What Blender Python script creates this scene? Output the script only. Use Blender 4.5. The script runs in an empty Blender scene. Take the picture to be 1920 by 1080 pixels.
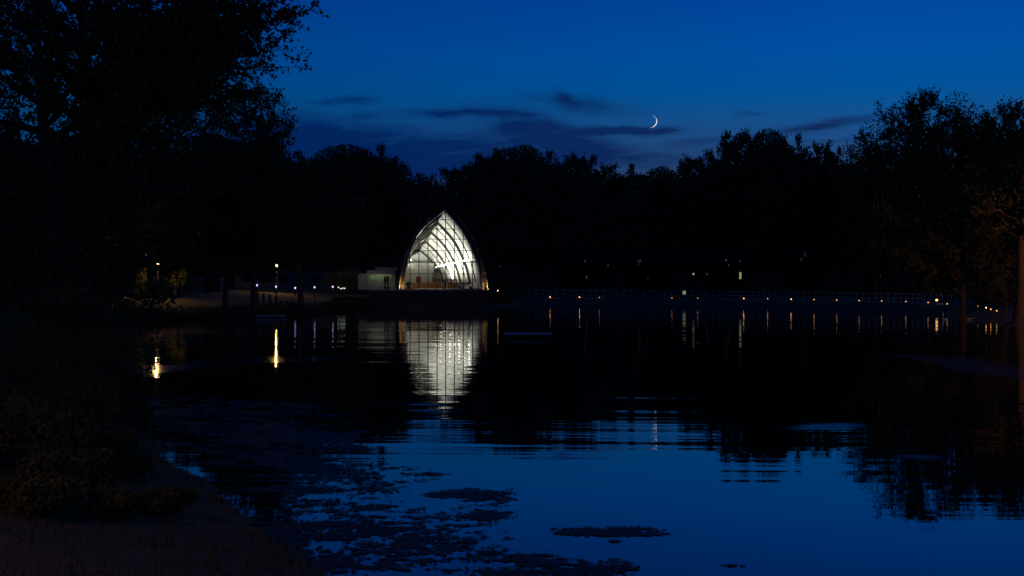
import bpy, math, random
import numpy as np
from mathutils import Vector, Matrix
PI = math.pi
S = bpy.context.scene
COL = S.collection
rnd = random.Random(7)

# ------------------------------------------------------------------ camera, view
F, CY, CH = 2501.0, 520.0, 4.5            # focal length in photo px, horizon row, eye height over the water
cam_d = bpy.data.cameras.new("camera"); cam = bpy.data.objects.new("camera", cam_d); COL.objects.link(cam)
cam_d.sensor_width = 36.0; cam_d.lens = 36.0 * F / 1920.0
cam_d.clip_start = 0.1; cam_d.clip_end = 9000
cam.location = (0, 0, CH); cam.rotation_euler = (PI/2 - math.atan(20.0/F), 0, 0)
S.camera = cam
S.view_settings.view_transform = 'Standard'; S.view_settings.look = 'None'
S.view_settings.exposure = 0.0; S.view_settings.gamma = 1.0
S.cycles.use_denoising = True
S.cycles.max_bounces = 8; S.cycles.diffuse_bounces = 3; S.cycles.glossy_bounces = 3
S.cycles.transmission_bounces = 4; S.cycles.transparent_max_bounces = 16
S.cycles.sample_clamp_indirect = 6.0
S.cycles.caustics_reflective = False; S.cycles.caustics_refractive = False

def at(px, py, Y):                        # photo pixel + distance -> world point
    return Vector(((px-960)/F*Y, Y, CH-(py-CY)/F*Y))
def l(c): return tuple(((v/255)/12.92 if v <= 10 else ((v/255+.055)/1.055)**2.4) for v in c)

# ------------------------------------------------------------------ node helpers
class NT:
    def __init__(s, tree): s.t = tree; s.n = tree.nodes; s.L = tree.links
    def node(s, typ, **kw):
        n = s.n.new(typ)
        for k, v in kw.items(): setattr(n, k, v)
        return n
    def put(s, sock, v):
        if hasattr(v, 'is_output') or isinstance(v, bpy.types.NodeSocket): s.L.new(v, sock)
        elif v is not None: sock.default_value = v
    def m(s, op, a, b=None, c=None, clamp=False):
        n = s.node('ShaderNodeMath', operation=op, use_clamp=clamp)
        s.put(n.inputs[0], a)
        if b is not None: s.put(n.inputs[1], b)
        if c is not None: s.put(n.inputs[2], c)
        return n.outputs[0]
    def mix(s, f, a, b):
        n = s.node('ShaderNodeMix', data_type='RGBA'); s.put(n.inputs[0], f)
        s.put(n.inputs[6], (*a, 1) if isinstance(a, tuple) and len(a) == 3 else a)
        s.put(n.inputs[7], (*b, 1) if isinstance(b, tuple) and len(b) == 3 else b)
        return n.outputs[2]
    def ramp(s, f, stops, interp='EASE'):
        n = s.node('ShaderNodeValToRGB'); s.put(n.inputs[0], f); cr = n.color_ramp; cr.interpolation = interp
        while len(cr.elements) < len(stops): cr.elements.new(0.5)
        for e, (p, c) in zip(cr.elements, stops): e.position = p; e.color = (*c, 1) if len(c) == 3 else c
        return n.outputs[0]
    def noise(s, vec, scale, detail=3, rough=.5, dist=0):
        n = s.node('ShaderNodeTexNoise'); s.put(n.inputs['Vector'], vec)
        n.inputs['Scale'].default_value = scale; n.inputs['Detail'].default_value = detail
        n.inputs['Roughness'].default_value = rough; n.inputs['Distortion'].default_value = dist
        return n.outputs[0]
    def xyz(s, x, y, z):
        n = s.node('ShaderNodeCombineXYZ'); s.put(n.inputs[0], x); s.put(n.inputs[1], y); s.put(n.inputs[2], z)
        return n.outputs[0]

# ------------------------------------------------------------------ world: late dusk sky with streaky clouds
W = bpy.data.worlds.new("World"); S.world = W; W.use_nodes = True
w = NT(W.node_tree); w.n.clear()
tc = w.node('ShaderNodeTexCoord').outputs['Generated']
sp = w.node('ShaderNodeSeparateXYZ'); w.put(sp.inputs[0], tc)
az = w.m('ARCTAN2', sp.outputs[0], sp.outputs[1]); el = w.m('ARCSINE', sp.outputs[2])
sky = w.ramp(w.m('MULTIPLY', el, 1.0, clamp=True), [
    (0.0, l((30, 56, 92))), (.075, l((20, 66, 112))), (.100, l((8, 74, 132))), (.125, l((1, 79, 143))), (.165, l((0, 75, 155))),
    (.205, l((0, 65, 150))), (.36, l((4, 50, 126))), (1.0, l((4, 28, 74)))], 'LINEAR')
azf = w.m('MULTIPLY_ADD', az, 0.75, 0.93); azf = w.m('MINIMUM', w.m('MAXIMUM', azf, .60), 1.12)
vm = w.node('ShaderNodeVectorMath', operation='SCALE'); w.put(vm.inputs[0], sky); w.put(vm.inputs[3], azf)
sky = vm.outputs[0]
# warmer, greyer air low on the right where the sun went down
low = w.m('MULTIPLY', w.m('SMOOTH_MIN', 1.0, w.m('MAXIMUM', w.m('MULTIPLY_ADD', el, -11.0, 1.50), 0.0), .1), w.m('MULTIPLY_ADD', az, 2.2, .72, clamp=True), clamp=True)
sky = w.mix(w.m('MULTIPLY', low, .75), sky, l((52, 66, 106)))
vec = w.xyz(w.m('MULTIPLY', az, 7.0), w.m('MULTIPLY', el, 30.0), 0.0)
n1 = w.noise(vec, 1.6, 6, .58, .25)
vec2 = w.xyz(w.m('MULTIPLY', az, 9.0), w.m('MULTIPLY_ADD', az, -6.0, w.m('MULTIPLY', el, 62.0)), 3.0)
n2 = w.noise(vec2, 1.9, 6, .6, .5)
warp = w.m('MULTIPLY', w.m('SUBTRACT', n1, .5), .055)
def cloud(px, py, sx, sy, amp, slope=0.0):
    a0 = math.atan((px-960)/F); e0 = math.atan((CY-py)/F)
    da = w.m('SUBTRACT', az, a0)
    de = w.m('SUBTRACT', w.m('ADD', el, w.m('MULTIPLY', warp, .35)), e0)
    de = w.m('SUBTRACT', de, w.m('MULTIPLY', da, slope))
    r = w.m('ADD', w.m('POWER', w.m('ABSOLUTE', w.m('DIVIDE', w.m('ADD', da, warp), sx/F)), 2.0), w.m('POWER', w.m('ABSOLUTE', w.m('DIVIDE', de, sy/F)), 2.0))
    return w.m('MULTIPLY', w.m('EXPONENT', w.m('MULTIPLY', r, -1.0)), amp)
CL = [(640, 285, 190, 48, 1.25, -.16), (480, 300, 260, 60, 1.2, -.05), (830, 305, 140, 28, .9, -.05), (985, 240, 105, 32, 1.1, -.2), (850, 268, 150, 20, .5, -.2), (1060, 292, 170, 18, .6, -.1),
      (830, 214, 90, 10, .95, -.02), (1080, 275, 130, 16, .9, -.16), (655, 193, 60, 7, .85, .02), (690, 217, 26, 6, .35, 0),
      (1100, 196, 95, 14, .85, -.12), (1062, 182, 22, 12, .5, -.5), (1155, 247, 92, 9, 1.9, .0), (1240, 247, 26, 4, 1.1, 0),
      (1540, 243, 90, 9, 1.0, .1), (1310, 272, 80, 10, .6, .05), (1560, 268, 90, 5, .5, .04), (1400, 219, 34, 4, .5, 0),
      (1060, 310, 200, 10, .5, 0), (1250, 295, 130, 8, .5, 0), (880, 330, 60, 8, -.3, .3)]
tot = None
for c in CL:
    g = cloud(*c); tot = g if tot is None else w.m('ADD', tot, g)
vec3 = w.xyz(w.m('MULTIPLY', az, 30.0), w.m('MULTIPLY_ADD', az, -14.0, w.m('MULTIPLY', el, 150.0)), 7.0)
n3 = w.noise(vec3, 1.5, 7, .62, .6)
dens = w.m('MULTIPLY', tot, w.m('ADD', w.m('MULTIPLY_ADD', n2, 1.5, -.45), w.m('MULTIPLY', n3, 1.15)))
dens = w.m('MINIMUM', w.m('MAXIMUM', w.m('MULTIPLY_ADD', dens, 1.02, -.05), 0.0), .93)
ccol = w.mix(w.m('MULTIPLY_ADD', az, 4.0, .35, clamp=True), l((0, 32, 90)), l((14, 38, 84)))
sky = w.mix(dens, sky, ccol)
below = w.m('GREATER_THAN', -0.002, el)
sky = w.mix(below, sky, (.001, .002, .005))
bg = w.node('ShaderNodeBackground'); w.put(bg.inputs[0], sky); bg.inputs[1].default_value = 1.0
wo = w.node('ShaderNodeOutputWorld'); w.L.new(bg.outputs[0], wo.inputs[0])

# ------------------------------------------------------------------ materials
def mat(name, c1, c2=None, scale=2.0, rough=.8, metal=0.0, stretch=None, bump=0.0, spec=.3):
    m = bpy.data.materials.new(name); m.use_nodes = True; t = NT(m.node_tree); p = m.node_tree.nodes['Principled BSDF']
    p.inputs['Roughness'].default_value = rough; p.inputs['Metallic'].default_value = metal
    p.inputs['Specular IOR Level'].default_value = spec
    if c2 is None: c2 = tuple(v*.7 for v in c1)
    co = t.node('ShaderNodeTexCoord').outputs['Object']
    if stretch:
        mp = t.node('ShaderNodeMapping'); t.put(mp.inputs[0], co); mp.inputs['Scale'].default_value = stretch; co = mp.outputs[0]
    n = t.noise(co, scale, 5, .6)
    t.put(p.inputs['Base Color'], t.mix(t.m('MULTIPLY_ADD', n, 3.0, -1.0, clamp=True), c1, c2))
    if bump:
        b = t.node('ShaderNodeBump'); b.inputs['Strength'].default_value = bump; b.inputs['Distance'].default_value = .05
        t.put(b.inputs['Height'], n); t.put(p.inputs['Normal'], b.outputs[0])
    return m
def emit(name, col, k):
    m = bpy.data.materials.new(name); m.use_nodes = True; p = m.node_tree.nodes['Principled BSDF']
    p.inputs['Base Color'].default_value = (.1, .1, .1, 1)
    p.inputs['Emission Color'].default_value = (*col, 1); p.inputs['Emission Strength'].default_value = k
    return m
def leafmat(name, c1, c2):
    m = bpy.data.materials.new(name); m.use_nodes = True; t = NT(m.node_tree); p = m.node_tree.nodes['Principled BSDF']
    p.inputs['Roughness'].default_value = .7; p.inputs['Specular IOR Level'].default_value = .15
    co = t.node('ShaderNodeTexCoord').outputs['Object']
    a = t.noise(co, .6, 3, .6); b = t.noise(co, 6.0, 2, .6)
    f = t.m('MULTIPLY_ADD', t.m('ADD', a, b), 2.2, -1.7, clamp=True)
    t.put(p.inputs['Base Color'], t.mix(f, c1, c2))
    return m
M = {}
M['leaf'] = leafmat('dark_leaf', (.025, .045, .012), (.06, .085, .022))
M['leaf_far'] = leafmat('far_leaf', (.03, .04, .02), (.065, .075, .035))
M['leaf_oak'] = leafmat('oak_leaf', (.05, .055, .014), (.10, .09, .022))
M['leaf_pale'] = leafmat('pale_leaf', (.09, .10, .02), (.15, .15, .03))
M['bark'] = mat('bark', (.09, .06, .04), (.035, .024, .018), 3, .9, stretch=(3, 3, .5), bump=.6)
M['grass'] = mat('grass_ground', (.065, .058, .016), (.095, .068, .02), .9, .95, bump=.5)
M['blade'] = leafmat('grass_blade', (.05, .055, .016), (.10, .08, .03))
M['asphalt'] = mat('path_concrete', (.22, .20, .17), (.15, .14, .12), 1.3, .85)
M['rock'] = mat('rock', (.10, .09, .08), (.04, .037, .034), 2.5, .9, bump=.5)
M['white'] = mat('white_plaster', (.80, .80, .76), (.72, .73, .68), .8, .8)
M['backwall'] = mat('grey_plaster', (.36, .36, .32), (.30, .30, .27), 1.2, .85)
M['bronze'] = mat('dark_bronze', (.035, .032, .026), (.02, .018, .015), 3, .45, .3)
M['ribpaint'] = mat('rib_paint', (.06, .058, .05), (.04, .038, .032), 2, .6)
M['roofout'] = mat('lead_roof', (.022, .020, .018), (.014, .013, .012), 2, .8)
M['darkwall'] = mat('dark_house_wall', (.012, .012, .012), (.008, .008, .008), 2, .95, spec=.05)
M['concrete'] = mat('concrete', (.34, .33, .29), (.24, .23, .20), 1.6, .85)
M['brick'] = mat('brown_retaining_wall', (.10, .06, .045), (.06, .036, .028), 3, .9, stretch=(1, 1, 3))
M['palewall'] = mat('pale_green_wall', (.30, .33, .27), (.24, .27, .22), 1.2, .8)
M['tanwall'] = mat('tan_wall', (.15, .125, .075), (.11, .09, .055), .7, .9)
M['wood'] = mat('orange_oak', (.48, .24, .085), (.36, .16, .05), 4, .5, stretch=(1, 6, 6))
M['darkwood'] = mat('black_lacquer', (.012, .011, .010), (.02, .018, .015), 3, .25)
M['steel'] = mat('galvanised_steel', (.55, .55, .57), (.42, .42, .45), 4, .6, 0)
M['black'] = mat('black_metal', (.02, .02, .02), (.03, .03, .03), 4, .5)
M['red'] = mat('deep_red_cloth', (.16, .018, .015), (.10, .012, .01), 4, .8)
M['carpet'] = mat('chapel_floor', (.20, .13, .08), (.15, .10, .06), 2, .8)
M['post'] = mat('tarred_timber', (.03, .022, .02), (.018, .012, .010), 3, .85)
M['sheet'] = mat('white_chair_paint', (.7, .7, .66), (.6, .6, .56), 3, .6)
M['weed'] = leafmat('pond_weed', (.012, .018, .010), (.04, .05, .022))
pw_ = M['weed'].node_tree.nodes['Principled BSDF']; pw_.inputs['Roughness'].default_value = .5; pw_.inputs['Specular IOR Level'].default_value = .16
M['e_cove'] = emit('cove_tube', (1.0, .97, .82), 45)
M['e_orange'] = emit('path_bulb', (1.0, .44, .12), 6)
M['e_orange_mid'] = emit('path_bulb_mid', (1.0, .42, .10), 2.2)
M['e_orange_faint'] = emit('path_bulb_faint', (1.0, .36, .10), 1.4)
M['e_orange_flood'] = emit('flood_bulb', (1.0, .55, .14), 800)
M['e_white'] = emit('street_globe', (1.0, .62, .32), 2.6)
M['e_dim'] = emit('dim_globe', (1.0, .45, .16), 2.0)
M['e_far'] = emit('far_globe', (1.0, .72, .35), 6.0)
M['e_purple'] = emit('violet_bulb', (.66, .46, 1.0), 1.8)
M['e_step'] = emit('step_bulb', (.85, 1.0, .85), 1.0)
M['e_win'] = emit('lit_window', (.62, .62, .26), .42)
M['e_windim'] = emit('dim_window', (.38, .46, .26), .07)
M['e_winpink'] = emit('pink_window', (.42, .20, .12), .025)
M['e_fluor'] = emit('canopy_tube', (.80, 1.0, .66), 5.5)
M['e_sodium'] = emit('sodium_bulb', (1.0, .42, .10), 10)
M['e_sodium2'] = emit('amber_bulb', (1.0, .50, .12), 10)
M['e_moon'] = emit('moonlight', (1.0, .97, .92), 1.15)

# ------------------------------------------------------------------ mesh helpers
def link(o, parent=None):
    COL.objects.link(o)
    if parent is not None: o.parent = parent
    return o
def mesh(name, v, f, m, parent=None, smooth=False):
    me = bpy.data.meshes.new(name); v = np.asarray(v, dtype=np.float32)
    if isinstance(f, np.ndarray):
        k = f.shape[1]
        me.vertices.add(len(v)); me.vertices.foreach_set('co', v.ravel())
        me.loops.add(f.size); me.loops.foreach_set('vertex_index', f.ravel().astype(np.int32))
        me.polygons.add(len(f)); me.polygons.foreach_set('loop_start', np.arange(0, f.size, k, dtype=np.int32))
        me.update(calc_edges=True)
    else:
        me.from_pydata([tuple(map(float, p)) for p in v], [], f); me.update()
    if smooth: me.polygons.foreach_set('use_smooth', np.ones(len(me.polygons), bool))
    me.materials.append(m)
    return link(bpy.data.objects.new(name, me), parent)
def tag(o, label=None, cat=None, group=None, kind=None):
    if label: o['label'] = label
    if cat: o['category'] = cat
    if group: o['group'] = group
    if kind: o['kind'] = kind
    return o
def empty(name, loc, label, cat, group=None, rz=0):
    o = bpy.data.objects.new(name, None); COL.objects.link(o); o.location = loc; o.rotation_euler = (0, 0, rz)
    return tag(o, label, cat, group)
def copy_thing(src, loc, label, group=None):
    r = src.copy(); COL.objects.link(r); r.location = loc; r['label'] = label
    if group: r['group'] = group
    for ch in src.children:
        c = ch.copy(); COL.objects.link(c); c.parent = r
        for g in ch.children:
            d = g.copy(); COL.objects.link(d); d.parent = c
    return r
class MB:
    def __init__(s): s.v = []; s.f = []
    def add(s, v, f):
        b = len(s.v); s.v += [tuple(p) for p in v]; s.f += [tuple(b+i for i in q) for q in f]; return s
    def box(s, x0, x1, y0, y1, z0, z1):
        return s.add([(x0,y0,z0),(x1,y0,z0),(x1,y1,z0),(x0,y1,z0),(x0,y0,z1),(x1,y0,z1),(x1,y1,z1),(x0,y1,z1)],
                     [(0,3,2,1),(4,5,6,7),(0,1,5,4),(1,2,6,5),(2,3,7,6),(3,0,4,7)])
    def tube(s, pts, rad, n=8):
        pts = [Vector(p) for p in pts]; k = len(pts); rad = [rad]*k if not hasattr(rad, '__len__') else rad
        vs = []; t0 = (pts[1]-pts[0]).normalized()
        up = Vector((0,0,1)) if abs(t0.z) < .9 else Vector((1,0,0))
        for i, p in enumerate(pts):
            t = (pts[min(i+1,k-1)]-pts[max(i-1,0)]).normalized()
            a = t.cross(up).normalized(); b = t.cross(a).normalized()
            vs += [p + (a*math.cos(2*PI*j/n)+b*math.sin(2*PI*j/n))*rad[i] for j in range(n)]
        fs = [(i*n+j, i*n+(j+1)%n, (i+1)*n+(j+1)%n, (i+1)*n+j) for i in range(k-1) for j in range(n)]
        fs += [tuple(range(n))[::-1], tuple((k-1)*n+j for j in range(n))]
        return s.add(vs, fs)
    def lathe(s, prof, n=12, c=(0,0,0)):
        vs = [(c[0]+r*math.cos(2*PI*j/n), c[1]+r*math.sin(2*PI*j/n), c[2]+z) for r, z in prof for j in range(n)]
        k = len(prof)
        fs = [(i*n+j, i*n+(j+1)%n, (i+1)*n+(j+1)%n, (i+1)*n+j) for i in range(k-1) for j in range(n)]
        fs += [tuple(range(n))[::-1], tuple((k-1)*n+j for j in range(n))]
        return s.add(vs, fs)
    def beam(s, a, b, wx, wz):
        a = Vector(a); b = Vector(b); d = (b-a).normalized()
        up = Vector((0,0,1)) if abs(d.z) < .95 else Vector((0,1,0))
        r = d.cross(up).normalized()*wx/2; u = r.cross(d).normalized()*wz/2
        v = [p+i*r+j*u for p in (a,b) for i, j in ((-1,-1),(1,-1),(1,1),(-1,1))]
        return s.add(v, [(0,1,2,3)[::-1],(4,5,6,7),(0,1,5,4),(1,2,6,5),(2,3,7,6),(3,0,4,7)])
    def build(s, name, m, parent=None, smooth=False): return mesh(name, s.v, s.f, m, parent, smooth)

# ------------------------------------------------------------------ terrain and water
LAKE = np.array([(-2.9,20),(-5,25),(-7.6,31),(-11.2,40),(-15,50),(-18.8,62),(-24.5,84),(-31.5,108),(-37,128),(-36,140),(-30,149),(-25.7,161),
    (-22.5,180),(-20.9,196.6),(-4,196.6),(-2,203),(3.3,207),(12,204),(19,201),(27,198),(34,194),(40,184),(44,173),(49.4,158),(48,144),(48.8,135),(47,122),
    (43,100),(38,80),(30,55),(24,35),(16,18),(8,12.5),(1,13.5)], float)
def lake_d(x, y):                           # >0 on land, <0 in the lake
    x = np.asarray(x, float); y = np.asarray(y, float); sh = np.broadcast(x, y).shape
    x = np.broadcast_to(x, sh).ravel(); y = np.broadcast_to(y, sh).ravel()
    dm = np.full(x.shape, 1e9); ins = np.zeros(x.shape, bool); n = len(LAKE)
    for i in range(n):
        ax, ay = LAKE[i]; bx, by = LAKE[(i+1) % n]; dx, dy = bx-ax, by-ay
        t = np.clip(((x-ax)*dx+(y-ay)*dy)/(dx*dx+dy*dy), 0, 1)
        dm = np.minimum(dm, np.hypot(x-ax-t*dx, y-ay-t*dy))
        c = (ay > y) != (by > y)
        ins ^= c & (x < (bx-ax)*(y-ay)/((by-ay) if by != ay else 1e-9)+ax)
    return np.where(ins, -dm, dm).reshape(sh)
def sm(a, b, x): t = np.clip((x-a)/(b-a), 0, 1); return t*t*(3-2*t)
def wob(x, y): return (np.sin(x*.9+1.3*np.sin(y*.5))+np.sin(y*.7+1.1*np.sin(x*.63+2))+.6*np.sin(x*2.3+y*1.7)+.5*np.sin(x*3.1-y*2.6))/3
def gz(x, y):
    x = np.asarray(x, float); y = np.asarray(y, float)
    d = lake_d(x, y) + .35*wob(x, y)*sm(160, 60, y)
    right = sm(-6, 6, x)*sm(60, 110, y)
    H = 2.9*(1-right)+1.12*right
    H = H + right*0 + (1-right)*sm(150, 200, y)*-.15
    k = 9.0*(1-right)+4.0*right
    land = H*(1-np.exp(-np.maximum(d, 0)/k)) + .10*wob(x*.6, y*.6)*sm(0, 4, d)*(1-right)
    far = sm(300, 900, y)*0
    return np.where(d > 0, land + far, np.maximum(-1.6, d*.45))
def G(x, y): return float(gz(x, y))

xs = np.unique(np.concatenate([np.linspace(-62, 66, 300), np.sign(np.linspace(-1,1,61))*(66+np.abs(np.linspace(-1,1,61))**2.5*2600)]))
ys = np.unique(np.concatenate([np.linspace(-30, 60, 200), np.linspace(60, 235, 170), 235+np.linspace(0,1,40)**2.5*3300, -30-np.linspace(0,1,14)**2*900]))
XX, YY = np.meshgrid(xs, ys); ZZ = gz(XX, YY)
V = np.stack([XX, YY, ZZ], -1).reshape(-1, 3); nx = len(xs)
ii = (np.arange(len(ys)-1)[:, None]*nx + np.arange(nx-1)[None]).ravel()
tag(mesh('ground', V, np.stack([ii, ii+1, ii+nx+1, ii+nx], 1), M['grass'], smooth=True), kind='structure')

mw = bpy.data.materials.new('lake_water'); mw.use_nodes = True; t = NT(mw.node_tree); t.n.clear()
geo = t.node('ShaderNodeNewGeometry'); ps = t.node('ShaderNodeSeparateXYZ'); t.put(ps.inputs[0], geo.outputs['Position'])
X, Y = ps.outputs[0], ps.outputs[1]
def slope(kx, ky, amp, seed, det=2):
    n = t.noise(t.xyz(t.m('MULTIPLY', X, kx), t.m('MULTIPLY_ADD', X, ky*.03, t.m('MULTIPLY', Y, ky)), seed), 1.0, det, .55)
    return t.m('MULTIPLY', t.m('SUBTRACT', n, .5), amp)
farf = t.m('MULTIPLY_ADD', Y, 1/38.0, -.45, clamp=True)         # stiller near the bank
sy = t.m('ADD', t.m('ADD', slope(.03, .45, .040, 1), slope(.06, 1.5, .056, 5)), slope(.18, 4.5, .034, 9))
sy = t.m('MULTIPLY', sy, t.m('MULTIPLY_ADD', farf, .85, .15))
sx = t.m('ADD', slope(.25, 1.6, .0013, 14), slope(.8, 3.2, .001, 19))
# breeze patches: finer, steeper ripples
pw = t.noise(t.xyz(t.m('MULTIPLY', X, .22), t.m('MULTIPLY', Y, .22), 2.0), 1.0, 4, .6)
def patch(px, py, wpx, hpx, sl=0.0):
    Yc = CH*F/(py-CY); Xc = (px-960)/F*Yc; sxm = wpx/F*Yc; sym = hpx*Yc*Yc/(CH*F)
    dx = t.m('DIVIDE', t.m('SUBTRACT', X, Xc), sxm)
    dy = t.m('DIVIDE', t.m('SUBTRACT', t.m('SUBTRACT', Y, Yc), t.m('MULTIPLY', dx, sl*sym)), sym)
    r = t.m('ADD', t.m('MULTIPLY', dx, dx), t.m('MULTIPLY', dy, dy))
    r = t.m('ADD', r, t.m('MULTIPLY_ADD', pw, 4.4, -2.2))
    return t.m('MULTIPLY_ADD', r, -1.1, 1.4, clamp=True)
pt = None
for a in [(1550, 800, 100, 7, .3), (1722, 857, 60, 7, 0), (520, 673, 150, 7, .8), (330, 690, 90, 18, .3), (1850, 688, 100, 38, 0)]:
    q = patch(*a); pt = q if pt is None else t.m('MAXIMUM', pt, q)
br = t.m('MULTIPLY', pt, .13)
nrm = t.node('ShaderNodeVectorMath', operation='NORMALIZE'); t.put(nrm.inputs[0], t.xyz(sx, sy, 1.0))
fr = t.node('ShaderNodeFresnel'); fr.inputs['IOR'].default_value = 1.5
gl = t.node('ShaderNodeBsdfAnisotropic'); gl.distribution = 'GGX'; gl.inputs['Color'].default_value = (.97, .98, 1, 1)
gl.inputs['Anisotropy'].default_value = 0
t.put(gl.inputs['Roughness'], t.m('MAXIMUM', br, .012)); t.put(gl.inputs['Normal'], nrm.outputs[0])
df = t.node('ShaderNodeBsdfDiffuse'); df.inputs[0].default_value = (.006, .008, .007, 1)
ms = t.node('ShaderNodeMixShader'); t.put(ms.inputs[0], fr.outputs[0]); t.L.new(df.outputs[0], ms.inputs[1]); t.L.new(gl.outputs[0], ms.inputs[2])
om = t.node('ShaderNodeOutputMaterial'); t.L.new(ms.outputs[0], om.inputs[0])
tag(mesh('water', [(-60,8,0),(70,8,0),(70,212,0),(-60,212,0)], [(0,1,2,3)], mw), kind='structure')

# ------------------------------------------------------------------ tree growing
def unit(a): return a/np.maximum(np.linalg.norm(a, axis=-1, keepdims=True), 1e-9)
def leaves(cen, size, rg, up=.0, aspect=.55):
    n = len(cen); u = unit(rg.normal(size=(n, 3))); q = rg.normal(size=(n, 3)); q[:, 2] += up
    v = unit(np.cross(u, q)); s = size*rg.uniform(.6, 1.35, (n, 1))
    P = np.stack([cen-u*s*.5, cen+v*s*aspect*.5, cen+u*s*.5, cen-v*s*aspect*.5], 1).reshape(-1, 3)
    return P, np.arange(4*n).reshape(n, 4)
def prisms(a, b, ra, rb, k=4):
    n = len(a); d = unit(b-a); h = np.where(np.abs(d[:, 2:3]) < .9, np.array([[0,0,1.]]), np.array([[1.,0,0]]))
    x = unit(np.cross(d, h)); y = np.cross(d, x); P = []
    for e, r in ((a, ra), (b, rb)):
        for j in range(k): P.append(e + (x*math.cos(2*PI*j/k)+y*math.sin(2*PI*j/k))*np.reshape(r, (-1, 1)))
    P = np.stack(P, 1).reshape(-1, 3); base = np.arange(n)[:, None]*2*k
    f = np.concatenate([base+np.array([[j, (j+1) % k, k+(j+1) % k, k+j]]) for j in range(k)])
    return P, f
def join(parts):
    v = []; f = []; o = 0
    for a, b in parts: v.append(a); f.append(b+o); o += len(a)
    return np.concatenate(v), np.concatenate(f)
def grow(seed, H, R, base, nl1=22, nl2=9, ntw=6, nlf=8, leaf=.5, rt=.35, targets=None, lean=(0, 0), fill=0, droop=0.0, top=.82, tw=3.2):
    rg = np.random.default_rng(seed)
    K = 8; tz = np.linspace(0, H*top, K); wb = np.cumsum(rg.normal(0, .022*H/K*2, (K, 2)), 0); wb[0] = 0
    TP = np.stack([wb[:, 0]+lean[0]*tz, wb[:, 1]+lean[1]*tz, tz], 1)
    tr = rt*(1-.85*np.linspace(0, 1, K)); tr[0] *= 1.35
    wood = [prisms(TP[:-1], TP[1:], tr[:-1], tr[1:], 8)]
    A1 = []; B1 = []; R1 = []; D1 = []; L1 = []
    jobs = []
    for i in range(nl1):
        f = (i+.5)/nl1; z0 = base*.8 + (H*top-base*.8)*f; a = i*2.4+rg.uniform(-.5, .5)
        prof = math.sin(PI*min(1, .22+.78*f**.9))**.7 if f < .999 else .2
        Ln = R*max(.3, prof)*rg.uniform(.72, 1.1); rise = (.15+1.5*f**2)*Ln*rg.uniform(.6, 1.15)
        s = np.array([np.interp(z0, TP[:, 2], TP[:, 0]), np.interp(z0, TP[:, 2], TP[:, 1]), z0])
        e = s+np.array([math.cos(a)*Ln, math.sin(a)*Ln, min(rise, max(.5, H-z0-.03*H))])
        jobs.append((s, e))
    if targets is not None:
        for tg in targets:
            tg = np.asarray(tg, float); z0 = max(base*.7, min(H*top*.9, tg[2]-.45*np.hypot(tg[0], tg[1])))
            jobs.append((np.array([np.interp(z0, TP[:, 2], TP[:, 0]), np.interp(z0, TP[:, 2], TP[:, 1]), z0]), tg))
    for s, e in jobs:
        n = 6; u = np.linspace(0, 1, n)[:, None]; Ln = np.linalg.norm(e-s)
        mid = rg.normal(0, .05*Ln, (n, 3)); mid[0] = 0; mid[-1] = 0
        P = s+(e-s)*u + mid + np.array([[0, 0, 1]])*(.10-droop)*Ln*np.sin(PI*u)
        r = rt*.42*(Ln/max(R, .1))**.8*(1-.85*u[:, 0])+.01
        wood.append(prisms(P[:-1], P[1:], r[:-1], r[1:], 5))
        m = max(3, int(nl2*max(.5, Ln/R))); q = rg.uniform(.22, 1.0, m); q[0] = 1
        pos = np.stack([np.interp(q, u[:, 0], P[:, c]) for c in range(3)], 1)
        d = unit(e-s)[None]*.9+rg.normal(0, .62, (m, 3)); d[:, 2] += .12-droop*1.5; d[0] = unit(e-s)
        A1.append(pos); D1.append(unit(d)); L1.append(Ln*.42*(1.25-q)*rg.uniform(.6, 1.3, m))
    A = np.concatenate(A1); D = np.concatenate(D1); Lg = np.concatenate(L1)[:, None]+.02*H
    Bp = A+D*Lg
    wood.append(prisms(A, Bp, np.full(len(A), rt*.06+.008), np.full(len(A), .006), 3)) if False else None
    w2 = prisms(A, Bp, np.full(len(A), rt*.07+.008), np.full(len(A), .008), 4)
    # twigs
    q = rg.uniform(.15, 1, (len(A), ntw, 1)); q[:, 0] = 1
    T = A[:, None]+(Bp-A)[:, None]*q; Td = unit(D[:, None]+rg.normal(0, .75, T.shape)); Td[..., 2] += .1-droop; Td = unit(Td)
    Tl = leaf*tw*rg.uniform(.6, 1.4, T.shape[:2]+(1,)); T = T.reshape(-1, 3); Te = T+(Td*Tl).reshape(-1, 3)
    w3 = prisms(T, Te, np.full(len(T), .02+leaf*.01), np.full(len(T), .006), 3)
    q = rg.uniform(.1, 1.05, (len(T), nlf, 1)); Lc = T[:, None]+(Te-T)[:, None]*q+rg.normal(0, leaf*.42, (len(T), nlf, 3))
    Lc = Lc.reshape(-1, 3)
    if fill:
        ph = unit(rg.normal(size=(fill, 3)))*rg.uniform(.15, 1, (fill, 1))**.5*(1+.13*np.sin(7*rg.uniform(0,1,(1,3))+5*np.arange(fill)[:,None]*0))
        Lc = np.concatenate([Lc, ph*np.array([R*.9, R*.9, (H-base)*.47])+np.array([0, 0, base+(H-base)*.49])])
    w3 = (w3[0], w3[1]); P4 = join([w for w in wood if w is not None]+[w2])
    lv, lf = leaves(Lc, leaf, rg, .6)
    return P4, w3, (lv, lf)
def tree_parts(seed, leafm, barkm=None, **kw):
    p4, w3, lv = grow(seed, **kw)
    v, f = join([p4, w3])
    bm = bpy.data.meshes.new('trunk')
    o1 = mesh('trunk', v, f, barkm or M['bark']); o2 = mesh('crown', lv[0], lv[1], leafm)
    return o1, o2
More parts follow.
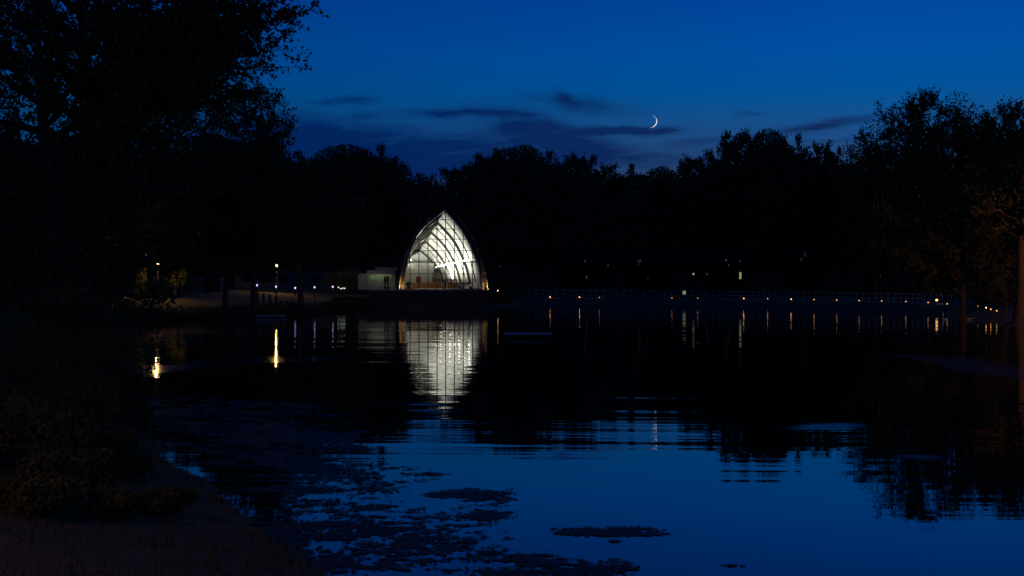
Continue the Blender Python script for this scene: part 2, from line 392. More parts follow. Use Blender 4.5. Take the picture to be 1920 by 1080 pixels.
def one_tree(name, loc, label, group, seed, leafm, cat='tree', rz=0, **kw):
    r = empty(name, loc, label, cat, group, rz)
    a, b = tree_parts(seed, leafm, **kw); a.parent = r; b.parent = r
    return r

# ------------------------------------------------------------------ moon
mc = at(1220.4, 228, 3000); rr = 11.3/F*3000; vs = []; fs = []; NLa, NLo = 24, 6; tilt = math.radians(-9)
for i in range(NLa+1):
    la = -PI/2+PI*i/NLa
    for j in range(NLo+1):
        lo = math.radians(58+37*j/NLo)
        x, z, d = rr*math.cos(la)*math.sin(lo), rr*math.sin(la), rr*math.cos(la)*math.cos(lo)
        vs.append((x*math.cos(tilt)-z*math.sin(tilt), -d, x*math.sin(tilt)+z*math.cos(tilt)))
fs = [(i*(NLo+1)+j, i*(NLo+1)+j+1, (i+1)*(NLo+1)+j+1, (i+1)*(NLo+1)+j) for i in range(NLa) for j in range(NLo)]
mo = mesh('moon', vs, fs, M['e_moon']); mo.location = mc
tag(mo, 'thin bright crescent moon in the blue sky above the trees', 'moon')

# ------------------------------------------------------------------ chapel
FX, FY, FZ = (833.4-960)/F*200, 200.0, 2.66
SX, SY = -5.4, 23.0
PF = [(0, 5.72), (1.0, 5.66), (2.1, 5.46), (3.1, 5.23), (4.1, 4.95), (5.2, 4.55), (6.2, 4.1), (7.3, 3.58), (8.3, 3.02), (9.2, 2.36), (10.0, 1.72), (10.8, .98), (11.4, .42), (11.8, 0)]
pz = np.array([p[0] for p in PF]); px_ = np.array([p[1] for p in PF])
NS = 40
zz = np.linspace(0, 11.8, NS); hh = np.interp(zz, pz, px_)
for _ in range(3): hh[1:-1] = (hh[:-2]+2*hh[1:-1]+hh[2:])/4
def prof(off, side=1):                      # offset outward of the half profile: list of (half, z)
    dx = np.gradient(hh); dz = np.gradient(zz); n = np.hypot(dx, dz)
    if off > .2: off = off*(1-.62*np.clip(zz/9, 0, 1) if side < 0 else 1-.12*np.clip(zz/9, 0, 1))
    return hh+off*dz/n, zz-off*dx/n
def ML(z): return float(np.interp(z, [0,2,4,6.2,8.3,10,11.8], [1.07,1.08,1.12,1.19,1.30,1.38,1.42]))
def sec(s, half, z, side): return (FX+SX*s+side*half*(ML(z) if side < 0 else .975)*(1-.27*s), FY+SY*s, FZ+z*(1-.47*s))
chapel = empty('chapel', (FX, FY, FZ), 'glass-fronted chapel shaped like a pointed arch, lit white from inside, at the water\'s edge', 'chapel')
def cm(mb, name, m, parent=None, smooth=False):
    o = mb.build(name, m, None, smooth)
    o.parent = parent or chapel; o.location = (0, 0, 0)
    for v in o.data.vertices: v.co -= Vector((FX, FY, FZ))
    return o
def shell(side, o0, o1, s0, s1, a, b, n=10):
    """curved slab between offsets o0,o1, stations s0..s1, profile samples a..b"""
    mb = MB(); h0, z0 = prof(o0, side); h1, z1 = prof(o1, side); idx = list(range(a, b)); k = len(idx)
    vs = [sec(s0+(s1-s0)*i/n, h0[j], max(0, z0[j]), side) for i in range(n+1) for j in idx] + [sec(s0+(s1-s0)*i/n, h1[j], max(0, z1[j]), side) for i in range(n+1) for j in idx]
    B = (n+1)*k; fs = []
    for i in range(n):
        for j in range(k-1):
            p = i*k+j; fs += [(p, p+1, p+k+1, p+k), (B+p, B+p+k, B+p+k+1, B+p+1)]
        p = i*k; fs += [(p, p+k, B+p+k, B+p), (p+k-1, B+p+k-1, B+p+2*k-1, p+2*k-1)]
    for j in range(k-1):
        fs += [(j, B+j, B+j+1, j+1)]; q = n*k+j; fs += [(q, q+1, B+q+1, B+q)]
    return mb.add(vs, fs)
# inner white lining, right whole; left stops short of the ridge, leaving the skylight slot
cm(shell(1, .0, .12, .002, 1, 0, NS), 'wall_lining', M['white'], smooth=True)
cm(shell(-1, .0, .12, .002, 1, 0, NS-8), 'wall_lining', M['white'], smooth=True)
# outer roof skins
cm(shell(1, .46, .62, -.035, 1.01, 0, NS-1), 'roof', M['roofout'], smooth=True)
cm(shell(-1, .46, .62, -.035, 1.01, 0, NS-8), 'roof', M['roofout'], smooth=True)
cm(shell(1, .125, .455, .01, 1, 0, NS-9), 'roof_core', M['roofout'])
cm(shell(-1, .225, .455, .01, 1, 0, NS-9), 'roof_core', M['roofout'])
# skylight bars over the slot
h0, z0 = prof(.05)
for i in range(7):
    s = .02+.955*i/6; sk = MB(); sk.beam(sec(s, h0[NS-9], z0[NS-9], -1), sec(s, h0[NS-1]*.5, z0[NS-1], -1), .22, .05)
    cm(sk, 'skylight_bar', M['white'])
# front arches
def rib(s, o0, o1, depth, m, name, b=NS, a=0):
    mb = MB()
    for side in (1, -1):
        h0, z0 = prof(o0, side); h1, z1 = prof(o1, side)
        vs = []; k = b-a
        for j in range(a, b):
            for h, z, dy in ((h0[j], z0[j], 0), (h1[j], z1[j], 0), (h1[j], z1[j], depth), (h0[j], z0[j], depth)):
                x, y, zc = sec(s, max(0, h), max(0, z), side); vs.append((x, y+dy, zc))
        fs = [(4*j+c, 4*j+(c+1) % 4, 4*(j+1)+(c+1) % 4, 4*(j+1)+c) for j in range(k-1) for c in range(4)]
        fs += [(0, 1, 2, 3), (4*k-4, 4*k-1, 4*k-2, 4*k-3)]
        mb.add(vs, fs)
    return cm(mb, name, m)
rib(-.022, .03, .42, .45, M['bronze'], 'front_arch')
rib(-.038, .63, .71, .30, M['concrete'], 'roof_edge', NS-3)
rib(-.026, .0, .028, .1, M['concrete'], 'arch_trim')
for s in (.24, .48, .72, .965):
    rib(s, -.46, -.01, .34, M['ribpaint'], 'rib')
for s in (.12, .36, .60, .84):
    rib(s, -.16, -.01, .10, M['ribpaint'], 'tie_rod', NS, 4)
# glazed front
wf = MB(); gy = FY-.02
def half_at(z): return float(np.interp(z, zz, hh))
def top_at(x): return float(np.interp(-abs(x), -hh, zz))
for pxv in (769, 785.5, 802.5, 819.5, 835.5, 852, 868.5, 886):
    x = (pxv-960)/F*200; wf.box(x-.065, x+.065, gy-.12, gy+.05, FZ, FZ+top_at((x-FX)/.975) if x > FX else FZ+max(q for q in zz if ML(q)*half_at(q) >= FX-x-.02))
for py in (513.5, 491.5, 470, 448.5, 429.5, 412):
    z = (543-py)*.08; h = half_at(z); wf.box(FX-ML(z)*h, FX+.975*h, gy-.09, gy+.04, FZ+z-.045, FZ+z+.045)
wf.box(FX-6.1, FX+5.6, gy-.1, gy+.06, FZ, FZ+.08)
wfo = cm(wf, 'window_frame', M['bronze'])
mg = bpy.data.materials.new('clear_glass'); mg.use_nodes = True; g = NT(mg.node_tree); g.n.clear()
tr_ = g.node('ShaderNodeBsdfTransparent'); tr_.inputs[0].default_value = (.93, .95, .93, 1)
gg = g.node('ShaderNodeBsdfGlossy'); gg.inputs['Roughness'].default_value = .0
fr2 = g.node('ShaderNodeFresnel'); fr2.inputs['IOR'].default_value = 1.35
mx = g.node('ShaderNodeMixShader'); g.L.new(fr2.outputs[0], mx.inputs[0]); g.L.new(tr_.outputs[0], mx.inputs[1]); g.L.new(gg.outputs[0], mx.inputs[2])
go = g.node('ShaderNodeOutputMaterial'); g.L.new(mx.outputs[0], go.inputs[0])
gv = [(FX+.975*hh[j], gy, FZ+zz[j]) for j in range(NS)] + [(FX-ML(zz[j])*hh[j], gy, FZ+zz[j]) for j in range(NS-2, -1, -1)]
cm(MB().add(gv, [tuple(range(len(gv)))]), 'window_pane', mg, wfo)
# floor, back wall
fl = MB(); a0 = sec(0, 6.0, 0, -1); a1 = sec(0, 6.0, 0, 1); b1 = sec(1, 6.0, 0, 1); b0 = sec(1, 6.0, 0, -1)
fl.add([(*a0[:2], FZ-.2), (*a1[:2], FZ-.2), (*b1[:2], FZ-.2), (*b0[:2], FZ-.2), (*a0[:2], FZ+.03), (*a1[:2], FZ+.03), (*b1[:2], FZ+.03), (*b0[:2], FZ+.03)],
       [(0,3,2,1),(4,5,6,7),(0,1,5,4),(1,2,6,5),(2,3,7,6),(3,0,4,7)])
cm(fl, 'floor', M['carpet'])
bw = MB(); f_ = [sec(1.0, hh[j], zz[j], 1) for j in range(NS)]+[sec(1.0, hh[j], zz[j], -1) for j in range(NS-2, -1, -1)]
n_ = len(f_); bw.add(f_+[(p[0], p[1]+.3, p[2]) for p in f_], [tuple(range(n_)), tuple(range(n_, 2*n_))[::-1]]+[(i, (i+1) % n_, n_+(i+1) % n_, n_+i) for i in range(n_)])
cm(bw, 'back_wall', M['white'])
pt0 = at(756, 493, 221.0); pt1 = at(813, 541, 221.0)
cm(MB().box(pt0.x, pt1.x, 221.0, 221.3, FZ+.03, pt0.z), 'grey_panel', M['backwall'])  # darker grey slab in front of the lower back wall
cm(MB().box(at(811.5,0,219.4).x, at(827,0,219.4).x, 218.2, 219.6, FZ+.03, at(0,513.5,219.4).z).box(at(811,0,219.4).x, at(828,0,219.4).x, 218.0, 219.8, at(0,513.5,219.4).z, at(0,513,219.4).z+.08), 'vestibule', M['bronze'])
# light ledges: long shelf on each side wall with tubes lying on it
for side in (1, -1):
    lm_ = MB(); N = 10; vs = []
    for i in range(N+1):
        s = .02+.96*i/N; zl = (4.45-.0*s)
        zl = zl*(1-.47*s)/(1-.47*s)*(1+.45*s) if False else (4.35+1.9*s)
        hN = half_at(zl)
        for dh, dz in ((-.02, 0), (-.85, 0), (-.85, -.14), (-.02, -.14)): vs.append(sec(s, hN+dh, zl+dz, side))
    fs = [(4*i+c, 4*i+(c+1) % 4, 4*i+4+(c+1) % 4, 4*i+4+c) for i in range(N) for c in range(4)]+[(0,1,2,3),(4*N+3,4*N+2,4*N+1,4*N)]
    led = cm(lm_.add(vs, fs), 'light_ledge', M['white'])
    for s in ((.07, .19, .31, .43, .55, .67, .79, .91) if side == 1 else (.1, .35, .6, .85)):
        p = []
        for ds in (-.014, .014):
            zl = 4.35+1.9*(s+ds); p.append(sec(s+ds, half_at(zl)-.62, zl+.10, side))
        mb = MB().tube(p, .055, 8); cm(mb, 'light_tube', M['e_cove'], led)
        ld_ = bpy.data.lights.new('uplight', 'AREA'); ld_.shape = 'RECTANGLE'; ld_.size = .7; ld_.size_y = .16; ld_.energy = 17 if side == 1 else 120; ld_.color = (1, .97, .84)
        lo = bpy.data.objects.new('uplight', ld_); COL.objects.link(lo); lo.parent = led
        q = Vector(p[0]).lerp(Vector(p[1]), .5); zl = 4.35+1.9*s
        lo.location = q+Vector((-side*.12, 0, .12))-Vector((FX, FY, FZ))
        lo.rotation_euler = Vector((-side*.30, .1, 1)).to_track_quat('-Z', 'Y').to_euler()
for yy_ in (203.2, 206.8, 211.0, 215.6):         # added fill lights on aisle stands, brightening the vault
    p0_ = ((835.5-960)/F*yy_, yy_, FZ+.12)
    up = cm(MB().lathe([(.16,-.1),(.15,-.06),(.03,-.03),(.03,1.2),(.13,1.3),(.14,1.33)], 12, p0_), 'fill_stand', M['black'])
    ld_ = bpy.data.lights.new('vault_fill', 'AREA'); ld_.shape = 'DISK'; ld_.size = .24; ld_.energy = 350; ld_.color = (1, .98, .88)
    lo = bpy.data.objects.new('vault_fill', ld_); COL.objects.link(lo); lo.parent = up
    lo.location = Vector(p0_)+Vector((0, 0, 1.36))-Vector((FX, FY, FZ)); lo.rotation_euler = (PI, 0, 0)
# outside flood lights by the feet of the arch
def flood(x, y, z, aim, label):
    r = empty('flood_light', (x, y, z), label, 'flood light', 'flood lights at the feet of the chapel arch')
    MB().box(-.09, .09, -.05, .05, 0, .12).build('base', M['black'], r)
    MB().box(-.12, .12, -.08, .08, .12, .24).box(-.14, .14, -.13, -.083, .12, .42).build('housing', M['black'], r)
    MB().box(-.11, .11, -.07, .07, .243, .27).build('lens', M['e_orange_flood'], r)
flood(FX-6.45, FY-1.3, FZ, 0, 'small amber flood light at the left foot of the chapel arch')
flood(FX+6.25, FY-1.3, FZ, 0, 'small amber flood light at the right foot of the chapel arch')
# furniture
def make_pew(x, y, w_, label):
    r = empty('pew', (x, y, FZ+.03), label, 'pew', 'rows of oak pews in the chapel')
    MB().box(-w_/2+.05, w_/2-.05, -.22, .2, .40, .46).build('seat', M['wood'], r)
    MB().box(-w_/2+.05, w_/2-.05, -.30, -.24, .2, .92).build('backrest', M['wood'], r)
    for s in (-1, 1): MB().box(s*w_/2-.045, s*w_/2+.045, -.34, .24, 0, .98).build('end_panel', M['wood'], r)
    return r
order = ['nearest the glass', 'second from the glass', 'third from the glass', 'fourth from the glass', 'farthest from the glass']
for i in range(5):
    xc = -13.0-.25*i*1.2; make_pew((802-960)/F*(204+2.3*i), 204+2.3*i, 4.8 if i else 4.4, f'orange oak pew in the chapel, the row {order[i]}')
    make_pew((851-960)/F*(204+2.3*i), 204.3+2.3*i, 1.7, f'short oak pew beside the aisle, the row {order[i]}')
pn = empty('grand_piano', ((872-960)/F*202.2, 202.2, FZ+.03), 'black grand piano behind the glass near the right foot of the arch', 'piano')
body = [(-1.1,-.7),(1.1,-.7),(1.1,.1),(.7,.45),(.35,.95),(-.3,1.15),(-.9,1.05),(-1.1,.6)]
def slab(pts, z0, z1): 
    n = len(pts); return MB().add([(x,y,z0) for x,y in pts]+[(x,y,z1) for x,y in pts], [tuple(range(n))[::-1], tuple(range(n,2*n))]+[(i,(i+1)%n,n+(i+1)%n,n+i) for i in range(n)])
slab(body, .68, .98).build('body', M['darkwood'], pn); slab([(x*1.02,y*1.02) for x,y in body], .985, 1.02).build('lid', M['darkwood'], pn)
for x, y in ((-.9,-.5),(.9,-.5),(-.3,.85)): MB().lathe([(.07,0),(.05,.1),(.08,.6),(.09,.68)], 8, (x,y,0)).build('leg', M['darkwood'], pn)
MB().box(-.75, .75, -.86, -.705, .66, .74).build('keyboard', M['sheet'], pn)
def chair(x, y, label):
    r = empty('white_chair', (x, y, FZ+.03), label, 'chair', 'white chairs behind the chapel glass')
    MB().box(-.22,.22,-.22,.22,.43,.47).build('seat', M['sheet'], r)
    MB().box(-.22,.22,.19,.22,.50,.90).build('backrest', M['sheet'], r)
    for sx_ in (-.2,.2):
        for sy_ in (-.2,.2): MB().box(sx_-.02,sx_+.02,sy_-.02,sy_+.02,0,.43 if sy_<0 else .5).build('leg', M['sheet'], r)
chair((758.5-960)/F*201, 201, 'white chair beside the potted plant at the left foot of the arch')
for i, pxc in enumerate((862, 867.5, 873, 883)):
    chair((pxc-960)/F*200.9, 200.9, ['first', 'second', 'third', 'last'][i]+' white chair counted from the left in front of the piano')
pl = empty('potted_plant', ((766-960)/F*201.2, 201.2, FZ+.03), 'bushy dark green potted plant behind the glass by the left foot of the arch', 'plant')
MB().lathe([(.18,0),(.26,.35),(.24,.36),(.02,.36)], 12).build('pot', M['brick'], pl)
rg = np.random.default_rng(3); c_ = unit(rg.normal(size=(500,3)))*rg.uniform(.1,.45,(500,1))+np.array([0,0,.75]); lv = leaves(c_, .16, rg)
mesh('foliage', lv[0], lv[1], M['leaf'], pl)
tb = empty('altar_table', ((846-960)/F*214, 214, FZ+.03), 'dark open-framed table standing above the short pews in the chapel', 'table')
MB().box(-1.0,1.0,-.4,.4,1.36,1.46).build('tabletop', M['darkwood'], tb)
for sx_ in (-.92,.92):
    for sy_ in (-.3,.3): MB().box(sx_-.05,sx_+.05,sy_-.05,sy_+.05,0,1.36).build('leg', M['darkwood'], tb)
wh = empty('wall_hanging', ((784.8-960)/F*220.9, 220.97, at(0,531,220.9).z), 'deep red two-panel hanging on the grey wall inside the chapel', 'wall hanging')
for s in (-1, 1): MB().box(s*.21-.19, s*.21+.19, -.05, -.01, 0, 1.12).build('panel', M['red'], wh)

# chapel terrace and retaining wall
ter = empty('retaining_wall', (FX, 198.4, 0), 'brown retaining wall with pilasters carrying the chapel terrace above the water', 'retaining wall')
mb = MB().box(-10.9, 6.4, 0, 5, -1.5, FZ-.16); mb.build('wall', M['brick'], ter)
MB().box(-11.0, 6.5, -.15, 28, FZ-.157, FZ-.01).build('coping', M['concrete'], ter)
for pxp in (692, 742, 795, 865, 908):
    x = (pxp-960)/F*198.4-FX; MB().box(x-.22, x+.22, -.18, -.003, -1.5, FZ-.16).build('pilaster', M['brick'], ter)
x0 = (704-960)/F*197.3-FX; x1 = (832-960)/F*197.3-FX; MB().box(x0, x1, -1.1, -.19, -1, .15).build('footing', M['concrete'], ter)
# side building
sb = empty('side_pavilion', (at(712,0,206).x, 206, FZ), 'low pale green flat-roofed building with a dark glazed door, left of the chapel', 'building')
def bx(p0, p1, q0, q1, Yd, y0, y1):      # box from pixel extents at distance Yd
    a = at(p0, q1, Yd); b = at(p1, q0, Yd); return a.x-sb.location.x, b.x-sb.location.x, y0, y1, a.z-FZ, b.z-FZ
MB().box(*bx(672, 719.5, 513, 543.2, 206, 0, 6)).box(*bx(729.6, 741.5, 513, 543.2, 206, 0, 6)).box(*bx(719.5, 729.6, 513, 518, 206, 0, 6)).build('wall', M['palewall'], sb)
MB().box(*bx(690, 741.8, 508.5, 512.8, 206, -1.3, 6.2)).box(*bx(690, 741.8, 507, 514.5, 206, -1.45, -1.303)).box(*bx(703, 745, 501, 508.4, 206, .4, 5)).build('roof', M['palewall'], sb)
dd = MB().box(*bx(720, 724.5, 518, 541, 206, .12, .2)).build('door', M['darkwood'], sb)
MB().box(*bx(725.2, 729.3, 518, 541, 206, .1, .18)).build('window', M['darkwood'], sb)
for p in (688, 704.5, 712): MB().box(*bx(p, p+1.4, 513, 543, 206, -.06, -.003)).build('pilaster', M['palewall'], sb)
MB().box(-1.4, 1.6, -.75, -.65, 2.34, 2.42).build('canopy_light', M['e_fluor'], sb)
rl = empty('terrace_railing', (at(716,0,201).x, 201, FZ), 'thin steel rail in front of the pale side building', 'railing')
for q in (530.5, 535.5): MB().beam((-2.2, 0, at(0,q,201).z-FZ), (2.1, 0, at(0,q,201).z-FZ), .03, .04).build('rail', M['steel'], rl)
for i in range(4): MB().box(-2.2+1.43*i-.02, -2.2+1.43*i+.02, -.02, .02, 0, 1.0).build('post', M['steel'], rl)

# long low building behind the left shore
lb = empty('long_building', (at(570,0,222).x, 222, 2.7), 'long low tan building with a flat roof behind the shore trees, faintly lit', 'building')
xa, xb = at(440,0,222).x-lb.location.x, at(676,0,222).x-lb.location.x
MB().box(xa, xb, 0, 9, -.3, 3.2).build('wall', M['tanwall'], lb)
MB().box(xa-.5, xb+.4, -.6, 9.4, 3.203, 3.5).build('roof', M['roofout'], lb)
for i in range(7):
    x = xa+1.6+i*2.85; wn = MB().box(x, x+1.3, -.05, -.004, .9, 2.1).build('window', M['darkwood'], lb)
    MB().box(x-.08, x+1.38, -.09, -.053, .80, .88).build('sill', M['concrete'], wn)
gw = empty('garden_wall', (at(350,0,185).x, 185, 2.4), 'long tan garden wall along the top of the grassy left bank', 'wall')
MB().box(at(268,0,185).x-gw.location.x, at(418,0,185).x-gw.location.x, 0, .35, -.4, 2.03).build('wall', M['tanwall'], gw)
MB().box(at(267,0,185).x-gw.location.x, at(419,0,185).x-gw.location.x, -.06, .41, 2.033, 2.13).build('coping', M['concrete'], gw)
for p in (290, 340, 380, 416): MB().box(at(p,0,185).x-gw.location.x-.2, at(p,0,185).x-gw.location.x+.2, -.1, -.003, -.4, 2.03).build('pier', M['concrete'], gw)

# dark houses far behind the causeway with lit windows
def house(pxc, Yd, wd, ht, wins, label):
    b = empty('far_house', (at(pxc,0,Yd).x, Yd, 1.0), label, 'house', 'unlit houses among the far trees')
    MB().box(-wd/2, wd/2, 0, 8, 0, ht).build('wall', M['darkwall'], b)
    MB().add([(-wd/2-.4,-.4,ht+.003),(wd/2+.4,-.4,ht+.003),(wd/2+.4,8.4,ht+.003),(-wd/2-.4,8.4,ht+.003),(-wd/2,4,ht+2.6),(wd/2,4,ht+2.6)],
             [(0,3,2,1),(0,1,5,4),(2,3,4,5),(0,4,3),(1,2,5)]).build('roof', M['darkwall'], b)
    for (x0, y0, x1, y1, m) in wins:
        a = at(x0, y1, Yd); c = at(x1, y0, Yd)
        fr_ = MB()
        X0, X1, Z0, Z1 = a.x-b.location.x, c.x-b.location.x, a.z-1.0, c.z-1.0
        fr_.box(X0-.06, X0, -.08, -.003, Z0, Z1).box(X1, X1+.06, -.08, -.003, Z0, Z1).box(X0-.06, X1+.06, -.08, -.003, Z1, Z1+.06).box(X0-.06, X1+.06, -.08, -.003, Z0-.06, Z0)
        wn = fr_.build('window', M['roofout'], b); MB().box(X0, X1, -.04, -.003, Z0, Z1).build('pane', M[m], wn)
    return b
house(1105, 236, 11, 6.0, [(1095.5,488,1098.5,493,'e_windim'),(1098.6,517,1101,523,'e_windim'),(1139,496,1141,499,'e_windim'),(1072,491,1074,493,'e_windim')], 'dark house behind the causeway with two faint windows, nearest the chapel')
house(1210, 238, 9, 6.0, [(1196.5,488,1198.5,496,'e_windim'),(1199.5,487,1201.5,491,'e_windim'),(1214,520,1216,522,'e_windim'),(1172,492,1174,494,'e_windim')], 'dark house with one upper and one lower speck of light, between the other two')
house(1345, 232, 14, 6.0, [(1386,510.5,1390,523,'e_win'),(1298.5,512,1302,515.5,'e_win'),(1324.5,512.5,1327.5,516,'e_windim'),(1360,486,1363,490,'e_windim'),(1365,495,1367,499,'e_windim'),(1386,488,1389,492,'e_windim')], 'dark house with a tall bright yellow window behind the causeway')
house(1508, 236, 7, 6.2, [(1500,484,1505,489,'e_winpink'),(1507,473,1511,481,'e_winpink')], 'dark house with a dim pinkish pair of windows, right of the others')
sgn = empty('lit_notice_board', (at(1283,0,214).x, 214, G(at(1283,0,214).x, 214)), 'small lit yellow notice board behind the causeway railing', 'notice board')
zt = at(0,545,214).z-sgn.location.z; MB().box(-.04,.04,0,.08,-.1,zt).build('post', M['black'], sgn); MB().box(-.24,.24,-.06,-.003,zt-.6,zt).build('board', M['e_win'], sgn)

# ------------------------------------------------------------------ causeway path, railing, lights
PATH = [(-3.4,208,2.3),(-1.0,215,1.7),(1.5,217.5,1.28),(6.2,217.2,1.24),(20,212.5,1.2),(36.3,205,1.2),(46,191,1.2),(52.5,180,1.2),(55.5,172,1.12),(57,164,1.0),(56.6,156,.95),(55,149,.9),(53.5,143,.86),(54,134,.9),(57,122,.95),(62,105,1.0)]
def resample(P, step):
    P = [Vector(p) for p in P]; out = [P[0]]; 
    for a, b in zip(P, P[1:]):
        n = max(1, int(round((b-a).length/step)))
        for i in range(1, n+1): out.append(a.lerp(b, i/n))
    return out
pp = resample(PATH, 3.0); vs = []
for i, p in enumerate(pp):
    d = (pp[min(i+1, len(pp)-1)]-pp[max(i-1, 0)]); nrm_ = Vector((-d.y, d.x, 0)).normalized()
    for o, dz in ((-.15, -.9), (-.15, 0), (3.0, 0), (3.0, -.9)): vs.append(p+nrm_*o+Vector((0, 0, dz)))
fs = [(4*i+c, 4*i+4+c, 4*i+4+(c+1) % 4, 4*i+(c+1) % 4) for i in range(len(pp)-1) for c in range(4)]
tag(mesh('path', vs, fs, M['asphalt']), kind='structure')
def railing(P, h, label):
    r = empty('railing', P[0], label, 'railing'); o = Vector(P[0]); P = [Vector(p)-o for p in P]
    for k, hz in ((0, h), (1, h*.45)):
        MB().tube([p+Vector((0,0,hz)) for p in P], .032 if k == 0 else .022, 6).build('rail', M['steel'], r)
    for p in P: MB().box(p.x-.025, p.x+.025, p.y-.025, p.y+.025, p.z-.05, p.z+h-.005).build('post', M['steel'], r)
rp = resample(PATH[2:9], 1.15)
railing(rp, 1.12, 'long steel post-and-rail railing along the water side of the causeway path')
railing(resample(PATH[8:10], 1.2)[1:], 1.05, 'short steel railing behind the leaning trunk at the right end of the path')
def pnt_path(pxv):                         # point on the path's edge seen at photo column pxv
    q = resample(PATH, .15); return min(q, key=lambda p: abs((p.x/p.y*F+960)-pxv) + (0 if p.y < 218 else 3))
def path_light(p, label, em='e_orange'):
    r = empty('path_light', p, label, 'path light', 'small amber lights along the path edge')
    MB().lathe([(.05,0),(.04,.03),(.03,.12)], 8).build('post', M['black'], r)
    MB().lathe([(.03,.122),(.045,.15),(.058,.20),(.045,.25),(.02,.272)], 10).build('lamp', M[em], r)
    MB().lathe([(.02,.274),(.12,.275),(.06,.33),(.01,.34)], 10).build('cap', M['black'], r)
    return r
LX = [1031,1087,1123,1259,1308,1394,1438,1482,1525,1568,1610,1652,1697,1739]
names = ['first','second','third','fourth','fifth','sixth','seventh','eighth','ninth','tenth','eleventh','twelfth','thirteenth','fourteenth','fifteenth','sixteenth','seventeenth','eighteenth','nineteenth','twentieth']
PL = {}
lpts = [pnt_path(x)+Vector((0, -.30, -.13)) for x in LX]
for (x, y, Yd) in ((1776,570,169),(1808,573,164),(1834,574.5,161),(1849,577.5,155),(1858,580.5,149),(1869,583.5,144)):
    lpts.append(at(x, y+2.6, Yd))
lpts.insert(0, at(933.5, 547.5, 199.5))
for i, p in enumerate(lpts):
    lab = f'small amber path light at the foot of the railing, {names[i-1]} from the chapel' if 0 < i < 15 else ('lone amber path light just right of the chapel\'s retaining wall' if i == 0 else f'amber path light on the curving right shore, {names[i-15]} past the end of the railing')
    em = 'e_orange_faint' if i in (3, 4, 5) else ('e_orange' if i in (0, 1, 2, 6, 8, 16, 18) else 'e_orange_mid')
    if em not in PL: PL[em] = path_light(p, lab, em)
    else: copy_thing(PL[em], p, lab)
st = MB()
# light standing taller on the end post of the railing
el_ = empty('end_post_light', at(1756.5, 566.5, 172), 'brighter amber light on a short post at the right end of the causeway railing', 'post light')
MB().box(-.05,.05,-.05,.05,-.3,.15).build('post', M['black'], el_); MB().lathe([(.05,.152),(.14,.2),(.14,.32),(.05,.37)], 10).build('lamp', M['e_orange'], el_)

# rip-rap stones at the causeway waterline
rs = []; rg = np.random.default_rng(11)
sv = []; sf = []
shore = resample([(x, y, 0) for x, y in LAKE[13:24]], .8)
ico = [(0,0,1),(.9,0,.3),(.28,.85,.35),(-.72,.53,.3),(-.72,-.53,.35),(.28,-.85,.3),(.72,.53,-.4),(-.28,.85,-.4),(-.9,0,-.4),(-.28,-.85,-.4),(.72,-.53,-.4)]
icf = [(0,1,2),(0,2,3),(0,3,4),(0,4,5),(0,5,1),(1,6,2),(2,7,3),(3,8,4),(4,9,5),(5,10,1),(6,7,2),(7,8,3),(8,9,4),(9,10,5),(10,6,1)]
for p in shore:
    if p.x < -4.2 and p.y > 196: continue
    for _ in range(9):
        dd_ = rg.uniform(-.3, 3.5); q = (p.x+rg.normal(0, .6), p.y+dd_); z = G(*q)
        s3 = rg.uniform(.15, .42, 3); b = len(sv)
        sv += [(q[0]+v[0]*s3[0], q[1]+v[1]*s3[1], z+v[2]*s3[2]*.7) for v in np.array(ico)+rg.normal(0, .1, (11, 3))]; sf += [tuple(b+i for i in f) for f in icf]
tag(mesh('shore_stones', sv, sf, M['rock']), 'dark rubble stones strewn along the far waterline', 'stones', kind='stuff')

# ------------------------------------------------------------------ street lamps and shore lights
def lamp_light(par, loc, watts, col):
    l_ = bpy.data.lights.new('lamp_light', 'POINT'); l_.energy = watts; l_.color = col; l_.shadow_soft_size = .04
    o = bpy.data.objects.new('lamp_light', l_); COL.objects.link(o); o.parent = par; o.location = loc
def street_lamp(p, h, rad, m, label, group='globe lamps on the left shore'):
    x, y, z = p; g0 = z-h
    r = empty('street_lamp', (x, y, g0), label, 'street lamp', group)
    MB().lathe([(.14,-.2),(.12,.3),(.06,.5),(.035,h-rad-.35),(.012,h-rad-.3)], 10).build('post', M['black'], r)
    MB().lathe([(.02,h-rad-.298),(.03,h-rad-.04),(.09,h-rad)], 10).build('collar', M['black'], r)
    MB().lathe([(rad*math.sin(PI*i/10)+.001, h-rad*math.cos(PI*i/10)) for i in range(11)], 14).build('globe', m, r, True)
    if m is M['e_white']: lamp_light(r, (.0, -.9, h-.05), 420 if p[1] < 180 else 520, (1.0, .56, .12))
    MB().lathe([(rad*.75,h+rad*.72),(rad*.8,h+rad*.85),(.03,h+rad*1.15)], 12).build('cap', M['black'], r)
p = at(296, 496.5, 153); street_lamp(p, p.z-G(p.x, p.y), .19, M['e_white'], 'bright globe lamp above the lit grass bank, beside a small lit tree')
p = at(519, 497.5, 196); street_lamp(p, p.z-G(p.x, p.y), .20, M['e_white'], 'globe lamp above the violet lights, in front of the long building')
p = at(272, 479, 168); street_lamp(p, p.z-G(p.x, p.y), .17, M['e_dim'], 'dim orange globe lamp just above and left of the bright one')
p = at(8, 492, 150); street_lamp(p, p.z-G(p.x, p.y), .17, M['e_far'], 'small yellow lamp among the trees at the far left edge')
